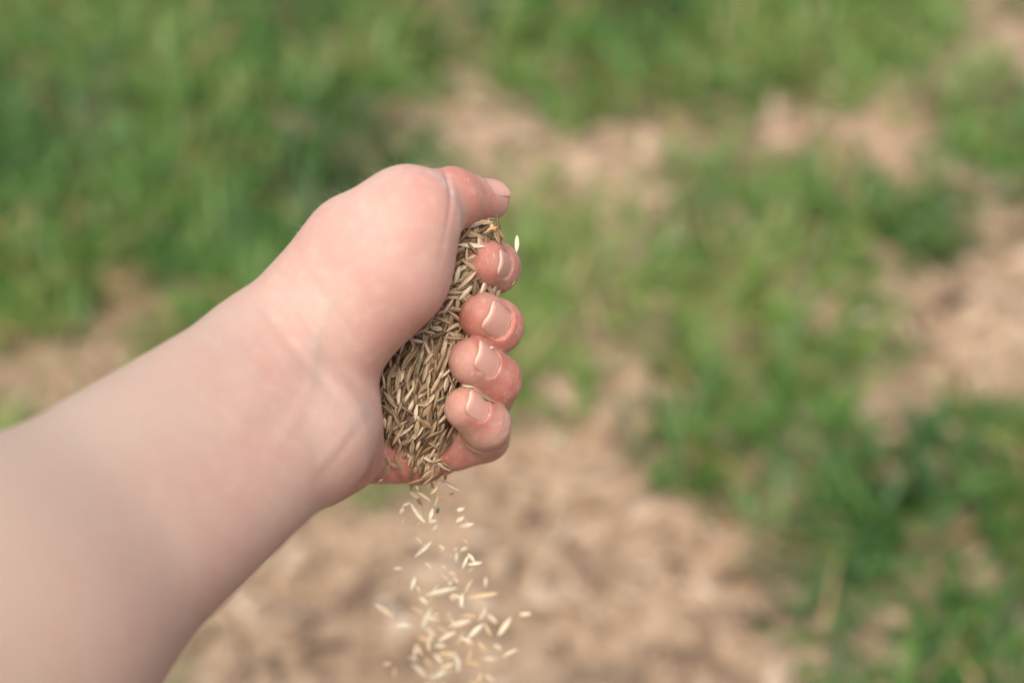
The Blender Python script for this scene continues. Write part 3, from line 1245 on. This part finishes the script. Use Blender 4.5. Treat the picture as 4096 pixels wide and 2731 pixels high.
B_LIST = [(495, 270, 180, 72, 'w'), (560, 350, 120, -60, ''), (1010, 150, 110, -30, ''), (910, 190, 120, -30, ''), (1050, 230, 110, -45, ''),
          (975, 265, 70, 80, 'p'), (870, 375, 420, 14, 'w'), (1220, 310, 210, 60, ''), (1440, 250, 130, 90, 'p'), (1070, 435, 170, -18, 'p'),
          (1400, 425, 400, 8, 'o'), (735, 470, 110, 80, 'o'), (630, 490, 140, -35, 'w'), (1120, 540, 130, -50, ''), (550, 620, 200, -25, ''),
          (680, 720, 270, 65, 'w'), (385, 820, 200, -2, 'w'), (1215, 690, 200, -3, 'o'), (1400, 680, 210, 62, 'p'), (1530, 730, 170, -42, 'p'),
          (1110, 790, 300, 15, 'w'), (970, 745, 110, -10, ''), (1690, 830, 280, 55, 'p'), (940, 950, 260, 30, 'p'), (1110, 990, 190, 65, 'p'),
          (1310, 890, 270, 42, 'w'), (1470, 870, 200, -65, ''), (850, 1080, 150, 5, 'w'), (660, 1000, 190, -20, 'o'), (570, 1130, 190, -60, ''),
          (820, 1240, 150, -45, 'w'), (500, 1250, 150, -20, 'p'), (1240, 1080, 140, -15, 'o'), (1400, 1090, 200, -50, 'o'), (1230, 1210, 150, 85, ''),
          (1000, 1220, 150, 20, 'o'), (1500, 1250, 180, 0, 'p'), (1760, 1180, 230, 33, 'p'), (570, 1400, 270, -42, 'p'), (880, 1430, 220, 25, 'w'),
          (250, 1420, 120, 80, 'o'), (160, 1320, 110, 10, ''), (1365, 1500, 140, 70, 'o'), (1960, 670, 150, 5, 'p'), (690, 1290, 150, -50, ''),
          (120, 620, 300, -35, '')]
FALL = [(1500 + x / 3.733, 1880 + y / 3.733, ln / 3.733, an, tg) for x, y, ln, an, tg in A_LIST]
FALL += [(1500 + x / 3.26, 2250 + y / 3.26, ln / 3.26, an, tg) for x, y, ln, an, tg in B_LIST]
TINTS = {'': (.70, .54, .34), 'p': (.82, .67, .46), 'w': (.93, .79, .58), 'o': (.76, .56, .30), 'b': (.32, .20, .09), 'd': (.42, .36, .30), 't': (.50, .35, .16), 'g': (.08, .20, .08)}  # same seeds as held; their brighter light is painted into paler tints
fr = random.Random(3)
for q in range(34):
    yy = 2330 + 420 * fr.random() ** .8
    FALL.append((1500 + 285 + (yy - 2300) * .06 + fr.gauss(0, 58 + (yy - 2300) * .06), yy, fr.uniform(30, 62), fr.uniform(-80, 90), fr.choice(['p', 'w', 'p', '', 'o'])))
TMAT = {k: seed_material("falling_husk", False, v) for k, v in TINTS.items()}
MESH_T = {}
for q, (px, py, lpx, ang, tg) in enumerate(FALL):
    v = -(py - 1365.5) * K0
    D0, Y0 = -START[2], START[1]
    t = (Y0 - v * D0) / (math.cos(math.radians(PITCH)) + v * math.sin(math.radians(PITCH)))
    D = D0 + math.sin(math.radians(PITCH)) * t * .9 + rs.uniform(-9, 9) * min(1, .25 + t / 60)
    c = np.array([(px - 2048) * K0 * D, v * D, -D])
    L = lpx * K0 * D
    W = min(max(1.3, L * .245), 1.95) if tg not in 'to' or tg == '' else (.55 if tg == 't' else min(1.5, L * .25))
    a = math.radians(ang)
    tilt = rs.uniform(-.35, .35)
    al = np.array([math.cos(a) * math.cos(tilt), math.sin(a) * math.cos(tilt), math.sin(tilt)])
    me = None
    k = rs.randrange(8)
    if True:
        if (tg, k) not in MESH_T:
            me = SEED_ME[k].copy()
            me.materials.clear()
            me.materials.append(TMAT[tg])
            MESH_T[(tg, k)] = me
        me = MESH_T[(tg, k)]
    group = None
    if tg == 'g':
        lab = "single green seed falling in mid-air below the hand"
    elif tg == 'd':
        lab = "split seed with a dark bluish centre falling just under the little finger"
    elif py < 2000:
        lab, group = "grass seed just slipping off the lower edge of the palm", "seeds slipping off the palm edge"
    elif py < 2260:
        lab, group = "sharp pale grass seed falling in mid-air a little below the hand", "seeds falling close below the hand"
    else:
        lab, group = "blurred pale grass seed falling in mid-air against the bare soil", "blurred seeds falling lower down"
    put_seed(c, al, np.array([0, 0, 1.0]), rs.uniform(-1.2, 1.2), L / max(.8, math.cos(tilt)), W, lab, group, mesh=me)

D = 462.0
put_seed(np.array([(2067 - 2048) * K0 * D, -(976 - 1365.5) * K0 * D, -D]), np.array([.03, 1.0, 0]), np.array([0, 0, 1.0]), .3, 5.6, 1.5,
         "lone pale seed in mid-air to the right of the index fingertip", mesh=MESH_T.get(('w', 0)) or list(MESH_T.values())[0])
print("seeds", n_seed, "person verts", len(person.data.vertices))
